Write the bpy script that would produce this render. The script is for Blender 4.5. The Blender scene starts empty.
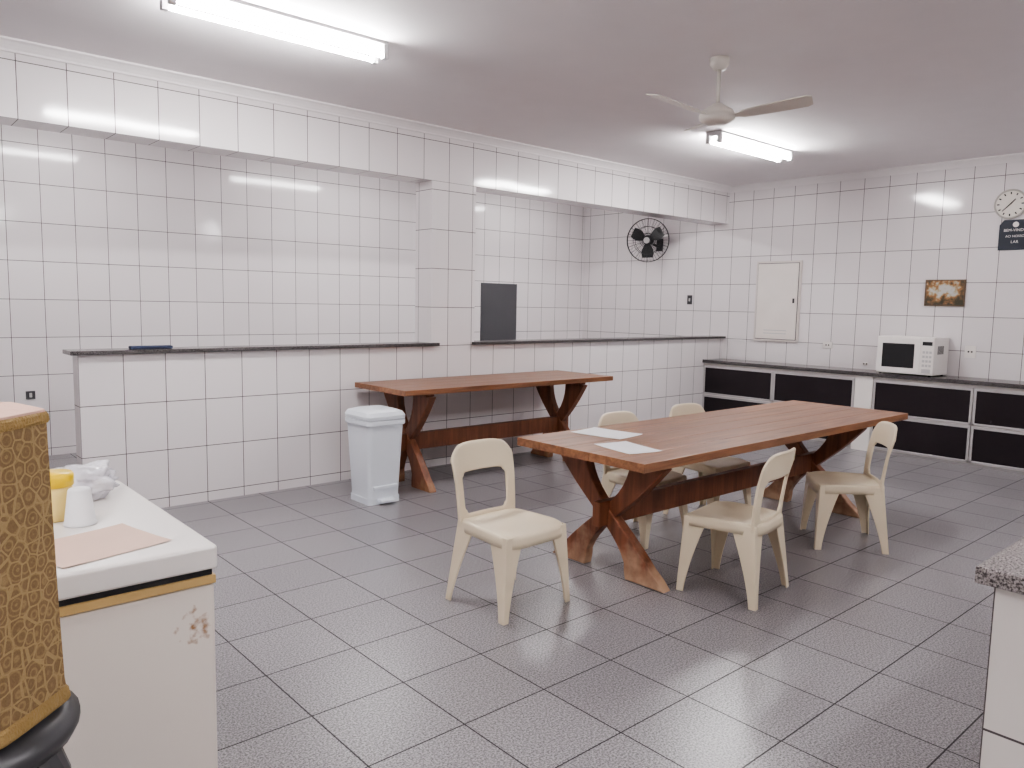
import bpy, bmesh, math, random
from mathutils import Vector, Matrix, noise
random.seed(3)
D=bpy.data; SC=bpy.context.scene
COL=SC.collection
# ---------------------------------------------------------------- materials
def newmat(name):
    m=D.materials.new(name); m.use_nodes=True
    nt=m.node_tree; b=nt.nodes['Principled BSDF']; return m,nt,b
def plain(name,col,rough=.5,metal=0,emit=None,es=0,bump=0,bscale=60,var=.06,spec=.5):
    m,nt,b=newmat(name); N=nt.nodes; Lk=nt.links
    b.inputs['Roughness'].default_value=rough; b.inputs['Metallic'].default_value=metal
    b.inputs['Specular IOR Level'].default_value=spec
    tc=N.new('ShaderNodeTexCoord'); nz=N.new('ShaderNodeTexNoise'); nz.inputs['Scale'].default_value=4; nz.inputs['Detail'].default_value=4
    Lk.new(tc.outputs['Object'],nz.inputs['Vector'])
    r=N.new('ShaderNodeMapRange'); r.inputs['To Min'].default_value=1-var; r.inputs['To Max'].default_value=1+var
    Lk.new(nz.outputs['Fac'],r.inputs['Value'])
    mx=N.new('ShaderNodeVectorMath'); mx.operation='SCALE'; mx.inputs[0].default_value=col[:3]
    Lk.new(r.outputs[0],mx.inputs['Scale']); Lk.new(mx.outputs[0],b.inputs['Base Color'])
    if bump:
        n2=N.new('ShaderNodeTexNoise'); n2.inputs['Scale'].default_value=bscale; Lk.new(tc.outputs['Object'],n2.inputs['Vector'])
        bp=N.new('ShaderNodeBump'); bp.inputs['Strength'].default_value=bump; bp.inputs['Distance'].default_value=.01
        Lk.new(n2.outputs['Fac'],bp.inputs['Height']); Lk.new(bp.outputs[0],b.inputs['Normal'])
    if emit:
        b.inputs['Emission Color'].default_value=(*emit,1); b.inputs['Emission Strength'].default_value=es
    return m
def tile_vec(nt,px,py,pz):
    """world-space tile coordinates picked by the surface normal"""
    N=nt.nodes;Lk=nt.links
    g=N.new('ShaderNodeNewGeometry')
    sub=N.new('ShaderNodeVectorMath'); sub.operation='SUBTRACT'; sub.inputs[1].default_value=(px,py,pz)
    Lk.new(g.outputs['Position'],sub.inputs[0])
    sp=N.new('ShaderNodeSeparateXYZ'); Lk.new(sub.outputs[0],sp.inputs[0])
    ab=N.new('ShaderNodeVectorMath'); ab.operation='ABSOLUTE'; Lk.new(g.outputs['True Normal'],ab.inputs[0])
    sn=N.new('ShaderNodeSeparateXYZ'); Lk.new(ab.outputs[0],sn.inputs[0])
    def comb(a,b_):
        c=N.new('ShaderNodeCombineXYZ'); Lk.new(sp.outputs[a],c.inputs[0]); Lk.new(sp.outputs[b_],c.inputs[1]); return c
    cx,cy,cz=comb(1,2),comb(0,2),comb(0,1)
    def gt(i):
        m=N.new('ShaderNodeMath'); m.operation='GREATER_THAN'; m.inputs[1].default_value=.7; Lk.new(sn.outputs[i],m.inputs[0]); return m
    gx,gz=gt(0),gt(2)
    m1=N.new('ShaderNodeMix'); m1.data_type='VECTOR'; Lk.new(gx.outputs[0],m1.inputs[0]); Lk.new(cy.outputs[0],m1.inputs[4]); Lk.new(cx.outputs[0],m1.inputs[5])
    m2=N.new('ShaderNodeMix'); m2.data_type='VECTOR'; Lk.new(gz.outputs[0],m2.inputs[0]); Lk.new(m1.outputs[1],m2.inputs[4]); Lk.new(cz.outputs[0],m2.inputs[5])
    return m2.outputs[1], g
def tiles(name,w,h,phase,c1,c2,grout,mortar,rough,speck=None,wave=.12):
    m,nt,b=newmat(name);N=nt.nodes;Lk=nt.links
    v,g=tile_vec(nt,phase[0]-100*w,phase[1]-100*w,phase[2]-100*h)
    br=N.new('ShaderNodeTexBrick'); br.offset=0; br.squash=1; Lk.new(v,br.inputs['Vector'])
    br.inputs['Scale'].default_value=1; br.inputs['Mortar Size'].default_value=mortar; br.inputs['Mortar Smooth'].default_value=.1
    br.inputs['Brick Width'].default_value=w; br.inputs['Row Height'].default_value=h; br.inputs['Bias'].default_value=0
    br.inputs['Color1'].default_value=(*c1,1); br.inputs['Color2'].default_value=(*c2,1); br.inputs['Mortar'].default_value=(*grout,1)
    colout=br.outputs['Color']
    if speck:
        nz=N.new('ShaderNodeTexNoise'); nz.inputs['Scale'].default_value=speck[0]; nz.inputs['Detail'].default_value=3; nz.inputs['Roughness'].default_value=.8
        Lk.new(g.outputs['Position'],nz.inputs['Vector'])
        rp=N.new('ShaderNodeValToRGB'); rp.color_ramp.elements[0].position=.40; rp.color_ramp.elements[1].position=.60
        rp.color_ramp.elements[0].color=(*speck[1],1); rp.color_ramp.elements[1].color=(*speck[2],1)
        Lk.new(nz.outputs['Fac'],rp.inputs[0])
        mm=N.new('ShaderNodeMix'); mm.data_type='RGBA'; mm.blend_type='MULTIPLY'; mm.inputs[0].default_value=1
        Lk.new(colout,mm.inputs[6]); Lk.new(rp.outputs[0],mm.inputs[7]); colout=mm.outputs[2]
    Lk.new(colout,b.inputs['Base Color'])
    rr=N.new('ShaderNodeMapRange'); rr.inputs['To Min'].default_value=rough; rr.inputs['To Max'].default_value=.8
    Lk.new(br.outputs['Fac'],rr.inputs['Value']); Lk.new(rr.outputs[0],b.inputs['Roughness'])
    wn=N.new('ShaderNodeTexNoise'); wn.inputs['Scale'].default_value=3.0; wn.inputs['Detail'].default_value=1; Lk.new(g.outputs['Position'],wn.inputs['Vector'])
    b1=N.new('ShaderNodeBump'); b1.inputs['Strength'].default_value=wave; b1.inputs['Distance'].default_value=.01; Lk.new(wn.outputs['Fac'],b1.inputs['Height'])
    b2=N.new('ShaderNodeBump'); b2.invert=True; b2.inputs['Strength'].default_value=.4; b2.inputs['Distance'].default_value=.003
    Lk.new(br.outputs['Fac'],b2.inputs['Height']); Lk.new(b1.outputs[0],b2.inputs['Normal']); Lk.new(b2.outputs[0],b.inputs['Normal'])
    return m
def granite(name,dark,light,scale=160,rough=.2):
    m,nt,b=newmat(name);N=nt.nodes;Lk=nt.links
    tc=N.new('ShaderNodeTexCoord'); nz=N.new('ShaderNodeTexNoise'); nz.inputs['Scale'].default_value=scale; nz.inputs['Detail'].default_value=3; nz.inputs['Roughness'].default_value=.8
    Lk.new(tc.outputs['Object'],nz.inputs['Vector'])
    rp=N.new('ShaderNodeValToRGB'); rp.color_ramp.elements[0].position=.42; rp.color_ramp.elements[1].position=.58
    rp.color_ramp.elements[0].color=(*dark,1); rp.color_ramp.elements[1].color=(*light,1)
    Lk.new(nz.outputs['Fac'],rp.inputs[0]); Lk.new(rp.outputs[0],b.inputs['Base Color']); b.inputs['Roughness'].default_value=rough
    return m
def wood(name,dark,light,axis=0,rough=.3,worn=None,plank=None):
    m,nt,b=newmat(name);N=nt.nodes;Lk=nt.links
    tc=N.new('ShaderNodeTexCoord'); mp=N.new('ShaderNodeMapping'); s=[14,14,14]; s[axis]=1.1; mp.inputs['Scale'].default_value=s
    Lk.new(tc.outputs['Object'],mp.inputs['Vector'])
    nz=N.new('ShaderNodeTexNoise'); nz.inputs['Scale'].default_value=1.6; nz.inputs['Detail'].default_value=7; nz.inputs['Roughness'].default_value=.65; nz.inputs['Distortion'].default_value=.6
    Lk.new(mp.outputs[0],nz.inputs['Vector'])
    rp=N.new('ShaderNodeValToRGB'); rp.color_ramp.elements[0].position=.3; rp.color_ramp.elements[1].position=.7
    rp.color_ramp.elements[0].color=(*dark,1); rp.color_ramp.elements[1].color=(*light,1)
    Lk.new(nz.outputs['Fac'],rp.inputs[0]); out=rp.outputs[0]
    if worn:
        sp=N.new('ShaderNodeSeparateXYZ'); Lk.new(tc.outputs['Object'],sp.inputs[0])
        n2=N.new('ShaderNodeTexNoise'); n2.inputs['Scale'].default_value=9; n2.inputs['Detail'].default_value=5; Lk.new(tc.outputs['Object'],n2.inputs['Vector'])
        a=N.new('ShaderNodeMath'); a.operation='MULTIPLY_ADD'; a.inputs[1].default_value=.5; Lk.new(n2.outputs['Fac'],a.inputs[0]); Lk.new(sp.outputs[2],a.inputs[2])
        r=N.new('ShaderNodeMapRange'); r.inputs['From Min'].default_value=worn[1]+.2; r.inputs['From Max'].default_value=worn[1]+.42; r.inputs['To Min'].default_value=.85; r.inputs['To Max'].default_value=0
        Lk.new(a.outputs[0],r.inputs['Value'])
        mm=N.new('ShaderNodeMix'); mm.data_type='RGBA'; Lk.new(r.outputs[0],mm.inputs[0]); Lk.new(out,mm.inputs[6]); mm.inputs[7].default_value=(*worn[0],1); out=mm.outputs[2]
    Lk.new(out,b.inputs['Base Color']); b.inputs['Roughness'].default_value=rough
    bp=N.new('ShaderNodeBump'); bp.inputs['Strength'].default_value=.15; bp.inputs['Distance'].default_value=.004; Lk.new(nz.outputs['Fac'],bp.inputs['Height']); Lk.new(bp.outputs[0],b.inputs['Normal'])
    return m

TW,TH=.293,.37
cW1,cW2=(.80,.758,.765),(.765,.723,.73)
GR=(.10,.085,.085)
M_tile=tiles('glazed_wall_tile',TW,TH,(1.265,.10,.075),cW1,cW2,GR,.003,.10)
M_tile_lin=tiles('glazed_lintel_tile',TW,TH,(1.265,6.04,2.743),cW1,cW2,GR,.003,.10)
M_floor=tiles('stoneware_floor_tile',.42,.42,(1.30,2.60,0),(.275,.266,.274),(.24,.232,.24),(.045,.042,.043),.0034,.29,speck=(120,(.42,.41,.42),(1.6,1.58,1.6)),wave=.04)
M_ceil=plain('painted_ceiling',(.85,.81,.825),.7,var=.03)
M_trim=plain('trim_paint',(.80,.76,.765),.5)
M_gran=granite('dark_granite',(.018,.016,.017),(.14,.128,.128),190)
M_gran2=granite('counter_granite',(.05,.043,.043),(.40,.365,.355),170)
M_plastic=plain('cream_plastic',(.80,.695,.525),.32,var=.03)
M_bin=plain('bin_plastic',(.76,.80,.86),.35,var=.02)
M_white=plain('white_enamel',(.84,.80,.77),.3,var=.03)
M_alu=plain('aluminium_profile',(.58,.56,.56),.35,.4)
M_door=plain('dark_laminate',(.018,.013,.016),.4,spec=.3)
M_black=plain('black_plastic',(.015,.015,.017),.4)
M_grey=plain('grey_plastic',(.055,.055,.06),.4)
M_fanm=plain('dark_fan_metal',(.03,.03,.034),.4,.3)
M_tube=plain('fluorescent_tube',(1,1,1),.5,emit=(1,.985,.98),es=130,var=0)
M_tube2=plain('fluorescent_tube_kitchen',(1,1,1),.5,emit=(1,.985,.98),es=42,var=0)
M_fix=plain('fixture_enamel',(.55,.54,.55),.4)
M_board=plain('slate_panel',(.075,.075,.082),.5,bump=.2,bscale=90)
M_wt=wood('table_top_wood',(.14,.058,.028),(.34,.165,.083),0,.33)
M_wl=wood('trestle_wood',(.11,.038,.019),(.27,.10,.048),2,.45,worn=((.58,.39,.26),.04))
M_wt2=wood('bench_table_wood',(.13,.054,.026),(.30,.14,.07),0,.35)
M_wl2=wood('bench_trestle_wood',(.10,.036,.018),(.24,.09,.044),2,.45,worn=((.42,.24,.13),-.08))
M_paper=plain('paper',(.86,.86,.88),.6)
M_kraft=plain('kraft_paper',(.68,.48,.39),.7,bump=.2,bscale=15)
M_yellow=plain('yellow_plastic',(.85,.58,.01),.35)
M_strip=plain('wood_strip',(.58,.40,.17),.5)

# ---------------------------------------------------------------- mesh helpers
def link(name,me,mat,parent=None,smooth=False):
    o=D.objects.new(name,me); COL.objects.link(o)
    if mat: me.materials.append(mat)
    if smooth:
        for p in me.polygons: p.use_smooth=True
    if parent: o.parent=parent
    return o
def empty(name,loc=(0,0,0),rz=0):
    e=D.objects.new(name,None); e.empty_display_size=.1; COL.objects.link(e); e.location=loc; e.rotation_euler=(0,0,rz); return e
def frombm(name,bm,mat,parent=None,smooth=False):
    bmesh.ops.recalc_face_normals(bm,faces=bm.faces)
    me=D.meshes.new(name); bm.to_mesh(me); bm.free(); return link(name,me,mat,parent,smooth)
def box(name,lo,hi,mat,parent=None,bev=0,seg=2):
    bm=bmesh.new(); bmesh.ops.create_cube(bm,size=1)
    for v in bm.verts: v.co=Vector([lo[i]+(v.co[i]+.5)*(hi[i]-lo[i]) for i in range(3)])
    if bev: bmesh.ops.bevel(bm,geom=bm.edges[:],offset=bev,segments=seg,affect='EDGES',profile=.6)
    return frombm(name,bm,mat,parent,False)
def cyl(name,p1,p2,r1,r2,mat,parent=None,seg=24,smooth=True):
    p1,p2=Vector(p1),Vector(p2); d=p2-p1
    bm=bmesh.new(); bmesh.ops.create_cone(bm,cap_ends=True,segments=seg,radius1=r1,radius2=r2,depth=d.length)
    M=Matrix.Translation((p1+p2)/2)@d.to_track_quat('Z','Y').to_matrix().to_4x4()
    bmesh.ops.transform(bm,matrix=M,verts=bm.verts)
    o=frombm(name,bm,mat,parent,smooth)
    if smooth:
        for p in o.data.polygons:
            if len(p.vertices)>4: p.use_smooth=False
    return o
def lathe(name,prof,mat,parent=None,seg=32,center=(0,0,0),cap=True):
    bm=bmesh.new(); rings=[]
    for r,z in prof:
        rings.append([bm.verts.new((center[0]+r*math.cos(2*math.pi*i/seg),center[1]+r*math.sin(2*math.pi*i/seg),center[2]+z)) for i in range(seg)])
    for a,b in zip(rings,rings[1:]):
        for i in range(seg):
            bm.faces.new((a[i],a[(i+1)%seg],b[(i+1)%seg],b[i]))
    if cap: bm.faces.new(rings[0]); bm.faces.new(rings[-1])
    return frombm(name,bm,mat,parent,True)
def loft(name,rings,mat,parent=None,smooth=False,cap=True,closed=True):
    bm=bmesh.new(); R=[[bm.verts.new(p) for p in r] for r in rings]; n=len(R[0])
    for a,b in zip(R,R[1:]):
        for i in range(n if closed else n-1):
            bm.faces.new((a[i],a[(i+1)%n],b[(i+1)%n],b[i]))
    if cap: bm.faces.new(R[0]); bm.faces.new(R[-1])
    return frombm(name,bm,mat,parent,smooth)
def prism(name,poly,axis,a,b,mat,parent=None,bev=0):
    def P(p,t):
        l=list(p); l.insert(axis,t); return l
    o=loft(name,[[P(p,a) for p in poly],[P(p,b) for p in poly]],mat,parent)
    if bev:
        m=o.modifiers.new('b','BEVEL'); m.width=bev; m.segments=2; m.limit_method='ANGLE'
    return o
def torus(name,c,R,r,mat,parent=None,axis='X',seg=40):
    bm=bmesh.new(); rings=[]
    for i in range(seg):
        a=2*math.pi*i/seg; ring=[]
        for j in range(6):
            b=2*math.pi*j/6; rr=R+r*math.cos(b); h=r*math.sin(b)
            if axis=='X': p=(c[0]+h,c[1]+rr*math.cos(a),c[2]+rr*math.sin(a))
            else: p=(c[0]+rr*math.cos(a),c[1]+rr*math.sin(a),c[2]+h)
            ring.append(bm.verts.new(p))
        rings.append(ring)
    for i in range(seg):
        A,B=rings[i],rings[(i+1)%seg]
        for j in range(6): bm.faces.new((A[j],A[(j+1)%6],B[(j+1)%6],B[j]))
    return frombm(name,bm,mat,parent,True)

# ---------------------------------------------------------------- room shell
yA,xB,zc,zl,hw,yC=6.037,9.234,3.234,2.743,1.2145,8.716
XL,YB=-1.6,-3.2
box('floor',(XL-.15,YB-.15,-.12),(xB+.15,yC+.15,0),M_floor)
box('ceiling',(XL-.15,YB-.15,zc),(xB+.15,yC+.15,zc+.12),M_ceil)
box('wall_back',(XL,yC,0),(xB+.15,yC+.15,zc),M_tile)
box('wall_right',(xB,YB,0),(xB+.15,yC,zc),M_tile)
box('wall_left',(XL-.15,YB-.15,0),(XL,yC+.15,zc),M_tile)
box('wall_front',(XL,YB-.15,0),(xB+.15,YB,zc),M_tile)
TK=.27
box('wall_lintel',(XL,yA,zl),(xB,yA+TK,zc),M_tile_lin)
box('wall_column',(4.29,yA,0),(4.82,yA+TK,zl),M_tile)
box('wall_partition_left',(1.265,yA,0),(4.29,yA+.16,hw-.03),M_tile)
box('wall_partition_right',(4.82,yA,0),(xB,yA+.16,hw-.03),M_tile)
box('trim_ledge_left',(1.21,yA-.05,hw-.03),(4.36,yA,hw),M_gran,bev=.004)
box('trim_ledge_left_top',(1.21,yA,hw-.03),(4.288,yA+.2,hw),M_gran,bev=.004)
box('trim_ledge_right',(4.79,yA-.05,hw-.03),(xB-.002,yA,hw),M_gran,bev=.004)
box('trim_ledge_right_top',(4.822,yA,hw-.03),(xB-.002,yA+.2,hw),M_gran,bev=.004)
pr=[(0,0),(-.075,0),(-.075,-.012),(-.055,-.022),(-.035,-.04),(-.02,-.06),(-.018,-.075),(0,-.075)]
prism('trim_crown_lintel',[(yA+p[0],zc+p[1]) for p in pr],0,XL,xB,M_trim)
prism('trim_crown_right',[(xB+p[0],zc+p[1]) for p in pr],1,YB,yA,M_trim)

# ---------------------------------------------------------------- fluorescent fixtures
def fixture(x0,x1,y,mt=None,z=zc):
    mt=mt or M_tube
    e=empty('fluorescent_light_fixture',((x0+x1)/2,y,z)); h=(x1-x0)/2
    prism('tray',[(-.085,0),(.085,0),(.085,-.02),(.03,-.045),(-.03,-.045),(-.085,-.02)],0,-h,h,M_fix,e)
    for s in(-1,1):
        cyl('tube_%d'%(1 if s<0 else 2),(-h+.04,s*.062,-.085),(h-.04,s*.062,-.085),.014,.014,mt,e,16)
        for k in(-1,1):
            box('socket',(h-.03 if k>0 else -h-.005,s*.062-.02,-.106),(h+.005 if k>0 else -h+.03,s*.062+.02,-.012),M_fix,e,.004)
fixture(1.40,2.72,4.40); fixture(6.22,7.52,4.27)
for a in (.9,3.9,6.9): fixture(a,a+1.3,7.4,M_tube2)
fixture(1.4,2.7,-.8); fixture(6.3,7.6,-.2); fixture(-1.3,-.05,1.6)  # unseen fixtures added for fill light; the last brightens the near counter

# ---------------------------------------------------------------- dining tables
def trestle(e,x,yc,half,ht,matl,spread=.43,top=.33,th=.07):
    for k,s in enumerate((-1,1)):
        rings=[]; n=14
        for i in range(n+1):
            t=i/n; z=t*(ht)
            yy=s*(spread-(spread+top)*t)
            yy+=s*.035*math.sin(2*math.pi*t)
            w=.068+.06*abs(2*t-1)**2.2+(.015 if t<.12 else 0)
            xx=x+(.004 if s>0 else -.004)
            rings.append([(xx-th/2,yc+yy-w,z),(xx+th/2,yc+yy-w,z),(xx+th/2,yc+yy+w,z),(xx-th/2,yc+yy+w,z)])
        o=loft('trestle_leg',rings,matl,e)
        m=o.modifiers.new('b','BEVEL'); m.width=.008; m.segments=2; m.limit_method='ANGLE'
    box('trestle_cleat',(x-.045,yc-half+.08,ht),(x+.045,yc+half-.08,ht+.03),matl,e,.006)
def table(name,x0,x1,y0,y1,z,tx,mt,ml,nb=5,th=.05,sp=.43,top=.33,stz=.37):
    e=empty(name,((x0+x1)/2,(y0+y1)/2,0)); hx,hy=(x1-x0)/2,(y1-y0)/2
    w=2*hy/nb
    for i in range(nb):
        box('top_board_%d'%(i+1),(-hx+.002*(i%2),-hy+i*w+.0006,z-th),(hx-.002*(i%2),-hy+(i+1)*w-.0006,z),mt,e,.003)
    for x in tx: trestle(e,x-(x0+x1)/2,0,hy,z-th-.03,ml,sp,top)
    a,b=tx[0]-(x0+x1)/2,tx[1]-(x0+x1)/2
    box('stretcher',(a-.12,-.028,stz-.075),(b+.12,.028,stz+.075),ml,e,.006)
    return e
table('dining_table',3.13,6.50,2.48,3.48,.78,(3.44,5.90),M_wt,M_wl,sp=.31,top=.30)
table('dining_table',3.42,5.95,5.16,5.97,.885,(3.72,5.58),M_wt2,M_wl2,4,.045,.25,.24,.38)
def sheet(name,c,w,h,rz,mat):
    bm=bmesh.new(); bmesh.ops.create_grid(bm,x_segments=8,y_segments=8,size=.5)
    for v in bm.verts: v.co=Vector((v.co.x*w,v.co.y*h,.0012+.004*max(0,abs(v.co.x*v.co.y)*4-.5)))
    o=frombm(name,bm,mat); o.location=c; o.rotation_euler=(0,0,rz); return o
sheet('paper_sheet',(3.70,3.25,.781),.28,.38,math.radians(8),M_paper)
sheet('paper_sheet',(3.42,2.84,.781),.24,.34,math.radians(-12),M_paper)

# ---------------------------------------------------------------- plastic chair
def chair(cx,cy,rz):
    e=empty('plastic_chair',(cx,cy,0),rz)
    bm=bmesh.new(); seg=48; rings=[]
    spec=[(.25,-.012),(.5,-.010),(.72,-.005),(.88,0),(.95,.002),(.985,-.003),(1.0,-.014),(1.004,-.032),(1.006,-.058)]
    for sc,dz in spec:
        ring=[]
        for i in range(seg):
            a=2*math.pi*i/seg; c,s=math.cos(a),math.sin(a); p=2/5.0
            X=.225*math.copysign(abs(c)**p,c)*sc; Y=.22*math.copysign(abs(s)**p,s)*sc
            Y*=(1.0+.08*X/.21)
            ring.append(bm.verts.new((X,Y,.445+dz-(.014*max(0,X/.21)**3))))
        rings.append(ring)
    for a,b in zip(rings,rings[1:]):
        for i in range(seg): bm.faces.new((a[i],a[(i+1)%seg],b[(i+1)%seg],b[i]))
    bm.faces.new(rings[0])
    o=frombm('seat',bm,M_plastic,e,True); m=o.modifiers.new('s','SOLIDIFY'); m.thickness=.005; m.offset=-1
    bm=bmesh.new(); G={}
    zs=[.395,.42,.445,.465,.49,.54,.59,.635,.665,.685,.705,.73,.765,.795,.82,.833,.839]
    ss=[-1,-.96,-.88,-.80,-.74,-.66,-.5,-.33,-.16,0,.16,.33,.5,.66,.74,.80,.88,.96,1]
    for j,z in enumerate(zs):
        t=(z-.395)/(.444)
        for i,s in enumerate(ss):
            hwid=.205+.018*t
            z2=z-(.09*abs(s)**6)*max(0,(t-.55)/.45)
            x=-.195-.085*t**1.3+.05*s*s*(.3+.7*t)
            if z==zs[-1]: x-=.010
            G[i,j]=bm.verts.new((x,s*hwid,z2))
    for j in range(len(zs)-1):
        for i in range(len(ss)-1):
            sm=(ss[i]+ss[i+1])/2; zm=(zs[j]+zs[j+1])/2
            hs=.74 if .49<zm<.665 else .66
            if abs(sm)<hs and .465<zm<.685: continue
            bm.faces.new((G[i,j],G[i+1,j],G[i+1,j+1],G[i,j+1]))
    o=frombm('backrest',bm,M_plastic,e,True)
    m=o.modifiers.new('s','SOLIDIFY'); m.thickness=.018; m.offset=0
    m=o.modifiers.new('ss','SUBSURF'); m.levels=1; m.render_levels=2
    for n,(tx,ty,bx,by) in enumerate([(.198,.205,.215,.235),(.198,-.205,.215,-.235),(-.185,.19,-.23,.235),(-.185,-.19,-.23,-.235)]):
        sx,sy=math.copysign(1,tx),math.copysign(1,ty); rings=[]
        for k in range(11):
            t=k/10; X=tx+(bx-tx)*t; Y=ty+(by-ty)*t; Z=.435*(1-t)
            w=.10*(1-t)**1.5+.042; q=.010
            ox,oy=X+sx*.012,Y+sy*.012
            P=[(ox,oy),(ox-sx*w,oy),(ox-sx*w,oy-sy*q),(ox-sx*q,oy-sy*q),(ox-sx*q,oy-sy*w*.85),(ox,oy-sy*w*.85)]
            rings.append([(p[0],p[1],Z) for p in P])
        o=loft('leg_%d'%(n+1),rings,M_plastic,e)
        m=o.modifiers.new('b','BEVEL'); m.width=.004; m.segments=3; m.limit_method='ANGLE'
    return e
chair(2.66,3.00,math.radians(-88))
chair(3.79,2.34,math.radians(99))
chair(5.18,2.36,math.radians(129))
chair(4.18,3.32,math.radians(-89))
chair(4.99,3.32,math.radians(-92))

# ---------------------------------------------------------------- pedal bin
def rrect(cx,cy,w,d,r,z,n=5):
    out=[]
    for k,(sx,sy) in enumerate([(1,1),(-1,1),(-1,-1),(1,-1)]):
        for i in range(n+1):
            a=math.pi/2*(k+i/n); out.append((cx+sx*(w/2-r)+r*math.cos(a),cy+sy*(d/2-r)+r*math.sin(a),z))
    return out
e=empty('pedal_bin',(3.21,5.28,0))
loft('body',[rrect(0,0,.28,.30,.03,.03),rrect(0,0,.28,.30,.035,.08),rrect(0,0,.33,.36,.04,.63)],M_bin,e)
loft('rim',[rrect(0,0,.35,.38,.045,.63),rrect(0,0,.36,.39,.045,.64),rrect(0,0,.36,.39,.045,.67),rrect(0,0,.34,.37,.045,.675)],M_bin,e)
loft('lid',[rrect(0,0,.36,.39,.05,.678),rrect(0,0,.365,.395,.05,.705),rrect(0,0,.33,.36,.05,.735),rrect(0,0,.24,.26,.05,.752)],M_bin,e)
loft('base',[rrect(0,0,.29,.31,.03,0),rrect(0,0,.29,.31,.03,.05)],M_bin,e)
box('pedal',(-.07,-.22,.02),(.07,-.14,.045),M_bin,e,.008)
box('panel_rib',(-.11,-.17,.12),(.11,-.14,.15),M_bin,e,.006)

# ---------------------------------------------------------------- right wall cabinets
xF=8.80
def cabinet(name,y0,y1,cols,top,rows=2):
    e=empty(name,(xF,y0,0)); L=y1-y0; d=xB-xF-.003
    box('carcass',(.02,0,.035),(d,L,top),M_white,e)
    box('plinth',(.03,0,0),(d,L,.035),M_alu,e)
    cw=L/cols; rh=(top-.07)/rows
    for c in range(cols):
        for r in range(rows):
            a,b=c*cw+.004,(c+1)*cw-.004; z0,z1=.04+r*rh+.004,.04+(r+1)*rh-.004
            n='door_%d_%d'%(c+1,r+1)
            box(n,(.004,a+.02,z0+.02),(.02,b-.02,z1-.02),M_door,e)
            for q,(lo,hi) in enumerate([((0,a,z0),(.02,a+.024,z1)),((0,b-.024,z0),(.02,b,z1)),((0,a,z0),(.02,b,z0+.024)),((-.004,a,z1-.028),(.02,b,z1))]):
                box(n+'_frame_%d'%(q+1),lo,hi,M_alu,e,.002)
    return e
cabinet('base_cabinet',3.97,6.03,2,.86)
cabinet('base_cabinet',-.35,3.76,4,.86)
box('wall_pier',(xF+.0,3.765,0),(xB-.001,3.965,.86),M_white)
box('countertop',(xF-.03,-.4,.862),(xB-.002,yA-.002,.905),M_gran,bev=.004)
# microwave
e=empty('microwave_oven',(8.79,3.14,.906))
mw=.60; mh=.42
box('case',(.015,0,.012),(.42,mw,mh),M_white,e,.008)
box('front_door',(0,.14,.018),(.016,mw-.003,mh-.006),M_white,e,.006)
box('window',(-.003,.20,.08),(.002,mw-.06,mh-.075),M_black,e,.004)
box('control_panel',(0,.003,.018),(.016,.137,mh-.006),M_white,e,.004)
box('display',(-.002,.02,mh-.085),(.002,.12,mh-.045),M_black,e)
for r in range(4):
    for c in range(3): box('key',(-.002,.022+c*.034,.105+r*.048),(.001,.046+c*.034,.130+r*.048),M_alu,e)
box('open_button',(-.004,.025,.035),(.001,.115,.08),M_alu,e,.002)
for a in(.03,.38):
    for b in(.04,mw-.04): cyl('foot',(a,b,0),(a,b,.014),.012,.012,M_black,e,12)
for i in range(8): box('vent_slit',(.10+i*.022,-.0015,.24),(.112+i*.022,.001,.33),M_grey,e)

# ---------------------------------------------------------------- wall items (right wall)
e=empty('electrical_panel',(xB,5.235,1.70))
box('frame',(-.03,-.315,-.52),(-.001,.315,.52),plain('panel_frame_paint',(.66,.60,.57),.45),e,.006)
box('painted_gap_shadow',(-.0305,-.290,-.495),(-.029,.290,.495),M_grey,e)  # dark sheet on the frame, paints the shade around the door leaf
box('door_leaf',(-.042,-.282,-.487),(-.028,.282,.487),plain('panel_paint',(.80,.74,.70),.45),e,.004)
box('latch',(-.052,-.25,-.02),(-.04,-.225,.04),M_grey,e,.003)
box('vent_bottom',(-.046,-.16,-.42),(-.04,.16,-.41),M_alu,e); box('vent_mid',(-.046,-.16,-.38),(-.04,.16,-.37),M_alu,e)
def plate(name,y,z,w=.08,h=.12,kind=0,x=xB,rz=0):
    e=empty(name,(x,y,z),rz); box('plate',(-.014,-w/2,-h/2),(-.0005,w/2,h/2),M_white if kind<2 else M_grey,e,.003)
    if kind==0:
        for s in(-1,1): cyl('socket_hole',(-.0155,s*.016,0),(-.012,s*.016,0),.010,.010,M_black,e,10)
    else: box('rocker',(-.018,-.012,-.022),(-.012,.012,.022),M_black if kind==1 else M_alu,e,.002)
plate('power_outlet',4.53,1.17,.12,.08); plate('power_outlet',2.93,1.18,.11,.13)
plate('light_switch',6.61,1.71,.08,.13,2); plate('power_outlet',4.05,.97,.05,.03)
plate('power_outlet',yC,.62,.08,.08,2,x=1.40,rz=math.pi/2)
m,nt,b=newmat('landscape_painting'); N=nt.nodes; Lk=nt.links
tc=N.new('ShaderNodeTexCoord'); nz=N.new('ShaderNodeTexNoise'); nz.inputs['Scale'].default_value=20; nz.inputs['Detail'].default_value=6; Lk.new(tc.outputs['Object'],nz.inputs['Vector'])
mp=N.new('ShaderNodeMapping'); mp.inputs['Scale'].default_value=(0,4.2,7.5); mp.inputs['Location'].default_value=(0,-.1,-.25); Lk.new(tc.outputs['Object'],mp.inputs['Vector'])
ln=N.new('ShaderNodeVectorMath'); ln.operation='LENGTH'; Lk.new(mp.outputs[0],ln.inputs[0])
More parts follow.
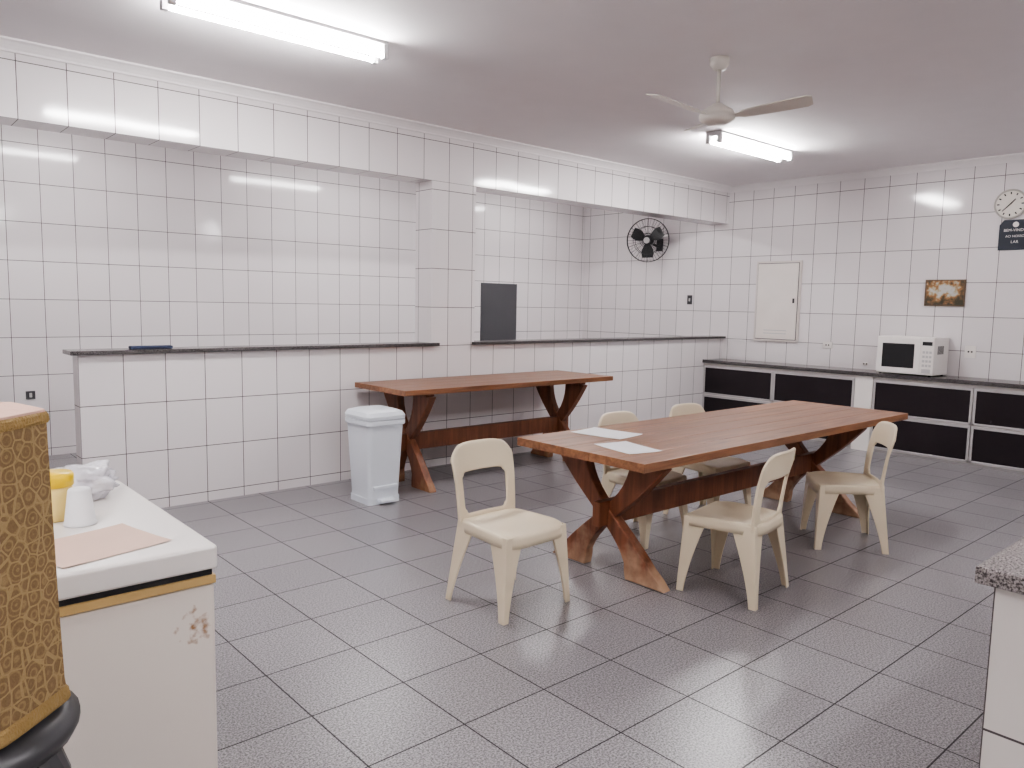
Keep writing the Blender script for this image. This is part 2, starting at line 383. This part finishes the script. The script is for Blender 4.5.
ma=N.new('ShaderNodeMath'); ma.operation='MULTIPLY_ADD'; ma.inputs[1].default_value=.40; Lk.new(ln.outputs['Value'],ma.inputs[0]); Lk.new(nz.outputs['Fac'],ma.inputs[2])
rp=N.new('ShaderNodeValToRGB'); cr=rp.color_ramp; cr.elements[0].position=.58; cr.elements[0].color=(.50,.50,.48,1); cr.elements[1].position=1.0; cr.elements[1].color=(.05,.045,.025,1)
for p,c in((.68,(.42,.36,.24,1)),(.78,(.33,.16,.06,1)),(.88,(.15,.09,.04,1))):
    q=cr.elements.new(p); q.color=c
Lk.new(ma.outputs[0],rp.inputs[0]); Lk.new(rp.outputs[0],b.inputs['Base Color']); M_pic=m
M_dfr=plain('dark_frame',(.13,.08,.045),.4)
e=empty('framed_picture',(xB,3.23,1.815)); box('canvas',(-.016,-.195,-.135),(-.001,.195,.135),M_pic,e); 
for q,(lo,hi) in enumerate([((-.02,-.205,-.145),(-.001,-.193,.145)),((-.02,.193,-.145),(-.001,.205,.145)),((-.02,-.2,-.145),(-.001,.2,-.133)),((-.02,-.2,.133),(-.001,.2,.145))]): box('frame_%d'%(q+1),lo,hi,M_dfr,e)
# clock
e=empty('wall_clock',(xB,2.66,2.73))
def disc(name,x0,x1,r,mat,p): return cyl(name,(x0,0,0),(x1,0,0),r,r,mat,p,40)
disc('case',-.03,-.001,.15,M_white,e); torus('rim',(-.032,0,0),.143,.010,plain('clock_rim',(.50,.47,.43),.35),e); disc('face',-.033,-.029,.134,plain('clock_face',(.78,.74,.68),.5),e)
for i in range(12):
    a=math.pi/6*i; c,s=math.cos(a),math.sin(a)
    cyl('tick',(-.0345,c*.100,s*.100),(-.0345,c*.122,s*.122),.006,.006,M_black,e,6)
cyl('hour_hand',(-.037,0,0),(-.037,-.045,.05),.007,.005,M_black,e,6); cyl('minute_hand',(-.039,0,0),(-.039,.07,-.07),.006,.004,M_black,e,6)
# hanging sign
e=empty('hanging_sign',(xB,2.60,2.43)); M_sign=plain('sign_board',(.018,.024,.04),.5)
prism('board',[(-.15,-.17),(.15,-.17),(.15,.09),(.11,.14),(-.11,.14),(-.15,.09)],0,-.014,-.001,M_sign,e,.003)
cyl('hole_ring',(-.016,0,.09),(-.013,0,.09),.028,.028,M_white,e,20)
for t,z,s in(('BEM-VINDO',.02,.04),('AO NOSSO',-.04,.034),('LAR',-.10,.04)):
    cu=D.curves.new('lettering','FONT'); cu.body=t; cu.size=s; cu.align_x='CENTER'; cu.extrude=.0005
    o=D.objects.new('lettering',cu); COL.objects.link(o); cu.materials.append(M_white); o.parent=e; o.location=(-.0155,0,z); o.rotation_euler=(math.pi/2,0,-math.pi/2)
# ---------------------------------------------------------------- wall fan
e=empty('wall_fan',(xB,7.18,2.54))
box('wall_bracket',(-.03,-.05,-.12),(-.001,.05,.06),M_fanm,e,.005)
cyl('arm',(-.02,0,-.06),(-.16,0,-.03),.018,.018,M_fanm,e,12)
h=empty('fan_head',(-.30,0,.02),0); h.parent=e; h.rotation_euler=(0,math.radians(-4),math.radians(24))
cyl('motor',(.02,0,0),(.15,0,0),.075,.06,M_fanm,h)
R=.31
for k,(x,r) in enumerate([(-.055,.10),(-.045,.2),(-.0,R),(.03,R),(.055,.2),(.06,.1)]): torus('cage_ring_%d'%(k+1),(x,0,0),r,.0035 if r<R else .005,M_fanm,h)
for i in range(40):
    a=2*math.pi*i/40; c,s=math.cos(a),math.sin(a)
    cyl('cage_wire',(-.058,c*.05,s*.05),(0,c*R,s*R),.0020,.0020,M_fanm,h,4)
    if i%2==0: cyl('cage_wire_rear',(.06,c*.06,s*.06),(.03,c*R,s*R),.0020,.0020,M_fanm,h,4)
cyl('badge',(-.064,0,0),(-.052,0,0),.045,.045,M_alu,h)
cyl('blade_hub',(-.035,0,0),(.02,0,0),.045,.045,M_black,h)
for i in range(3):
    a0=2*math.pi*i/3+.5; rings=[]
    for k in range(7):
        t=k/6; r=.04+.22*t; w=.45+.40*math.sin(math.pi*min(1,t*.75+.15))
        row=[]
        for q,x in((-1,.012),(1,-.022)):
            a=a0+q*w/2*(1.5-t*.5); row.append((x,r*math.cos(a),r*math.sin(a)))
        a=a0+w/2*(1.5-t*.5); row.append((-.026,r*math.cos(a),r*math.sin(a))); a=a0-w/2*(1.5-t*.5); row.append((.008,r*math.cos(a),r*math.sin(a)))
        rings.append(row)
    loft('blade_%d'%(i+1),rings,M_black,h)
# ---------------------------------------------------------------- ceiling fan
e=empty('ceiling_fan',(4.46,3.04,zc))
M_cf=plain('ceiling_fan_enamel',(.66,.62,.57),.35)
lathe('canopy',[(.02,-.075),(.045,-.07),(.06,-.04),(.065,0)],M_cf,e)
cyl('downrod',(0,0,-.30),(0,0,-.05),.013,.013,M_cf,e,16)
lathe('motor_housing',[(.03,-.42),(.08,-.415),(.115,-.395),(.118,-.365),(.10,-.335),(.06,-.31),(.03,-.29)],M_cf,e)
rdir=Vector((math.sin(.8464),-math.cos(.8464),0)); fdir=Vector((math.cos(.8464),math.sin(.8464),0))
for i,ad in enumerate((-27,-147,93)):
    a=math.radians(ad); d=rdir*math.cos(a)+fdir*math.sin(a); n=Vector((-d.y,d.x,0))
    rings=[]
    for r,w,zz in((.09,.022,-.375),(.14,.024,-.37),(.17,.045,-.367),(.28,.058,-.355),(.45,.064,-.338),(.56,.066,-.327),(.59,.05,-.324)):
        p=d*r; tw=-.25*w
        rings.append([p-n*w+Vector((0,0,zz-tw-.003)),p+n*w+Vector((0,0,zz+tw-.003)),p+n*w+Vector((0,0,zz+tw+.003)),p-n*w+Vector((0,0,zz-tw+.003))])
    loft('blade_%d'%(i+1),rings,M_cf,e)
# ---------------------------------------------------------------- back items
box('notice_board',(7.07,yC-.02,1.00),(7.76,yC-.001,1.90),M_board,bev=.003)
box('cleaning_cloth',(1.62,yA+.03,hw+.001),(1.92,yA+.1,hw+.022),plain('blue_cloth',(.02,.03,.07),.8),bev=.008)

# ---------------------------------------------------------------- near counter (right foreground)
box('wall_counter_base',(2.04,-1.6,0),(4.2,.555,.963),tiles('counter_tile',.30,.37,(2.04,.555,.225),(.82,.78,.74),(.80,.76,.72),(.10,.085,.085),.0032,.15))
box('counter_slab',(2.01,-1.6,.958),(4.2,.59,1.0),M_gran2,bev=.004)

# ---------------------------------------------------------------- chest freezer
m,nt,b=newmat('freezer_enamel'); N=nt.nodes; Lk=nt.links
g=N.new('ShaderNodeNewGeometry'); dst=N.new('ShaderNodeVectorMath'); dst.operation='DISTANCE'; dst.inputs[1].default_value=(.665,1.99,.735); Lk.new(g.outputs['Position'],dst.inputs[0])
nz=N.new('ShaderNodeTexNoise'); nz.inputs['Scale'].default_value=38; nz.inputs['Detail'].default_value=5; Lk.new(g.outputs['Position'],nz.inputs['Vector'])
a=N.new('ShaderNodeMapRange'); a.inputs['From Min'].default_value=.01; a.inputs['From Max'].default_value=.09; a.inputs['To Min'].default_value=.14; a.inputs['To Max'].default_value=-.25; Lk.new(dst.outputs['Value'],a.inputs['Value'])
ad=N.new('ShaderNodeMath'); ad.operation='ADD'; Lk.new(nz.outputs['Fac'],ad.inputs[0]); Lk.new(a.outputs[0],ad.inputs[1])
rp=N.new('ShaderNodeValToRGB'); rp.color_ramp.elements[0].position=.52; rp.color_ramp.elements[0].color=(.86,.79,.72,1); rp.color_ramp.elements[1].position=.72; rp.color_ramp.elements[1].color=(.36,.18,.07,1)
Lk.new(ad.outputs[0],rp.inputs[0]); Lk.new(rp.outputs[0],b.inputs['Base Color']); b.inputs['Roughness'].default_value=.35; M_frz=m
e=empty('chest_freezer',(0,0,0))
FX0,FX1,FY0,FY1=-.45,.73,1.99,2.93
box('cabinet_body',(FX0,FY0+.012,.04),(FX1-.006,FY1,.845),M_frz,e,.012,3)
box('wood_strip',(FX0,FY0+.006,.845),(FX1-.004,FY1,.868),M_strip,e,.003)
box('lid_gasket',(FX0+.01,FY0+.014,.868),(FX1-.012,FY1-.01,.885),M_black,e)
box('lid',(FX0,FY0,.885),(FX1,FY1,.95),M_white,e,.012,4)
for x in(FX0+.08,FX1-.1):
    for y in(FY0+.1,FY1-.08): cyl('foot',(x,y,0),(x,y,.045),.025,.025,M_black,e,16)
sheet('kraft_paper_sheet',(.48,2.18,.951),.28,.25,math.radians(14),M_kraft)
e=empty('plastic_cup',(.495,2.41,.951)); lathe('cup_shell',[(.042,0),(.044,.004),(.040,.012),(.029,.10),(.026,.104),(0.001,.105)],M_paper,e)
e=empty('plastic_jar',(.45,2.51,.951)); lathe('jar_body',[(.045,0),(.05,.005),(.05,.09),(.044,.105)],plain('jar_plastic',(.84,.66,.26),.35),e); lathe('jar_lid',[(.052,.1),(.053,.13),(.048,.138),(.001,.139)],M_yellow,e)
bm=bmesh.new(); bmesh.ops.create_icosphere(bm,subdivisions=5,radius=1)
for v in bm.verts:
    k=1+.40*noise.noise(v.co*1.8)+.30*abs(noise.noise(v.co*3.5))+.12*abs(noise.noise(v.co*9))
    v.co=Vector((v.co.x*.11*k,v.co.y*.10*k,max(0,.05+v.co.z*.052*k)))
bagm,nt,b=newmat('thin_plastic_bag'); b.inputs['Base Color'].default_value=(.86,.84,.90,1); b.inputs['Roughness'].default_value=.22; b.inputs['Transmission Weight'].default_value=.25
nz=nt.nodes.new('ShaderNodeTexNoise'); nz.inputs['Scale'].default_value=35; bp=nt.nodes.new('ShaderNodeBump'); bp.inputs['Strength'].default_value=.5; bp.inputs['Distance'].default_value=.008
tcb=nt.nodes.new('ShaderNodeTexCoord'); nt.links.new(tcb.outputs['Object'],nz.inputs['Vector']); nt.links.new(nz.outputs['Fac'],bp.inputs['Height']); nt.links.new(bp.outputs[0],b.inputs['Normal'])
o=frombm('plastic_bag',bm,bagm,None,True); o.location=(.56,2.74,.951)

# ---------------------------------------------------------------- water dispenser with fabric cover
m,nt,b=newmat('brocade_fabric'); N=nt.nodes; Lk=nt.links
tc=N.new('ShaderNodeTexCoord')
def vmath(op,i0,i1=None,c=None):
    n=N.new('ShaderNodeMath'); n.operation=op; Lk.new(i0,n.inputs[0])
    if i1 is not None: Lk.new(i1,n.inputs[1])
    if c is not None: n.inputs[1].default_value=c
    return n.outputs[0]
vo=N.new('ShaderNodeTexVoronoi'); vo.feature='F1'; vo.inputs['Scale'].default_value=32; vo.inputs['Randomness'].default_value=.6; Lk.new(tc.outputs['Object'],vo.inputs['Vector'])
ring=vmath('SINE',vmath('MULTIPLY',vo.outputs['Distance'],c=22))
ed=N.new('ShaderNodeTexVoronoi'); ed.feature='DISTANCE_TO_EDGE'; ed.inputs['Scale'].default_value=32; ed.inputs['Randomness'].default_value=.6; Lk.new(tc.outputs['Object'],ed.inputs['Vector'])
eg=vmath('LESS_THAN',ed.outputs['Distance'],c=.05)
wv=N.new('ShaderNodeTexNoise'); wv.inputs['Scale'].default_value=330; Lk.new(tc.outputs['Object'],wv.inputs['Vector'])
mix=vmath('MAXIMUM',vmath('MULTIPLY',ring,c=.45),vmath('MULTIPLY',eg,c=.75))
mul=vmath('ADD',vmath('MULTIPLY',mix,c=.5),vmath('MULTIPLY',wv.outputs['Fac'],c=.35))
rp=N.new('ShaderNodeValToRGB'); rp.color_ramp.elements[0].position=.05; rp.color_ramp.elements[0].color=(.17,.10,.045,1); rp.color_ramp.elements[1].position=.6; rp.color_ramp.elements[1].color=(.40,.29,.14,1)
Lk.new(mul,rp.inputs[0]); Lk.new(rp.outputs[0],b.inputs['Base Color']); b.inputs['Roughness'].default_value=.7
bp=N.new('ShaderNodeBump'); bp.inputs['Strength'].default_value=.4; bp.inputs['Distance'].default_value=.002; Lk.new(mul,bp.inputs['Height']); Lk.new(bp.outputs[0],b.inputs['Normal']); M_fab=m
M_pink=plain('cover_lining',(.66,.43,.35),.8,bump=.2)
M_hem=plain('gold_braid_trim',(.36,.24,.09),.6,bump=.5,bscale=200)
WX,WY=.140,1.69
e=empty('water_dispenser',(WX,WY,0))
def poly(r,z,n=60,fl=0,rot=.30):
    out=[]
    for i in range(n):
        a=2*math.pi*i/n; k=math.cos(math.pi/6)/math.cos(((a+rot)%(math.pi/3))-math.pi/6)
        rr=r*(.1+.9*k)*(1+fl*math.sin(a*18)); out.append((rr*math.cos(a),rr*math.sin(a),z))
    return out
loft('fabric_cover',[poly(.154,1.385),poly(.156,1.375,fl=.002),poly(.159,1.2,fl=.004),poly(.163,1.0,fl=.006),poly(.167,.86,fl=.01),poly(.171,.815,fl=.02)],M_fab,e,False,False)
loft('braid_top',[poly(.159,1.362,120),poly(.161,1.367,120,fl=.006),poly(.160,1.378,120,fl=.006),poly(.157,1.383,120)],M_hem,e,False,False)
loft('braid_hem',[poly(.173,.812,120),poly(.176,.820,120,fl=.012),poly(.173,.836,120,fl=.012),poly(.170,.842,120)],M_hem,e,False,False)
loft('cover_top',[poly(.157,1.378),poly(.154,1.387),poly(.08,1.39),poly(.01,1.39)],M_pink,e)
lathe('cooler_collar',[(.13,.74),(.18,.75),(.19,.77),(.19,.785),(.165,.80),(.12,.812)],M_grey,e)
loft('cooler_body',[rrect(0,0,.30,.30,.06,.02),rrect(0,0,.31,.31,.06,.1),rrect(0,0,.31,.31,.06,.70),rrect(0,0,.28,.28,.08,.75)],M_grey,e)
loft('cooler_base',[rrect(0,0,.29,.29,.05,0),rrect(0,0,.29,.29,.05,.03)],M_black,e)

# ---------------------------------------------------------------- world, camera
w=D.worlds.new('world'); SC.world=w; w.use_nodes=True; w.node_tree.nodes['Background'].inputs[0].default_value=(.8,.78,.8,1); w.node_tree.nodes['Background'].inputs[1].default_value=.3
f,yaw,pitch,roll=765.2,.8464,.1041,.0194
fw=Vector((math.cos(yaw)*math.cos(pitch),math.sin(yaw)*math.cos(pitch),-math.sin(pitch)))
r=Vector((math.sin(yaw),-math.cos(yaw),0)); u=r.cross(fw)
R2=r*math.cos(roll)+u*math.sin(roll); U2=-r*math.sin(roll)+u*math.cos(roll)
cam=D.cameras.new('camera'); co=D.objects.new('camera',cam); COL.objects.link(co)
Mx=Matrix((R2,U2,-fw)).transposed().to_4x4(); Mx.translation=(0,0,1.6); co.matrix_world=Mx
cam.sensor_width=36; cam.lens=f/1024*36; cam.clip_start=.05; SC.camera=co
SC.view_settings.view_transform='AgX'
SC.view_settings.look='AgX - Medium High Contrast'
SC.view_settings.exposure=.48
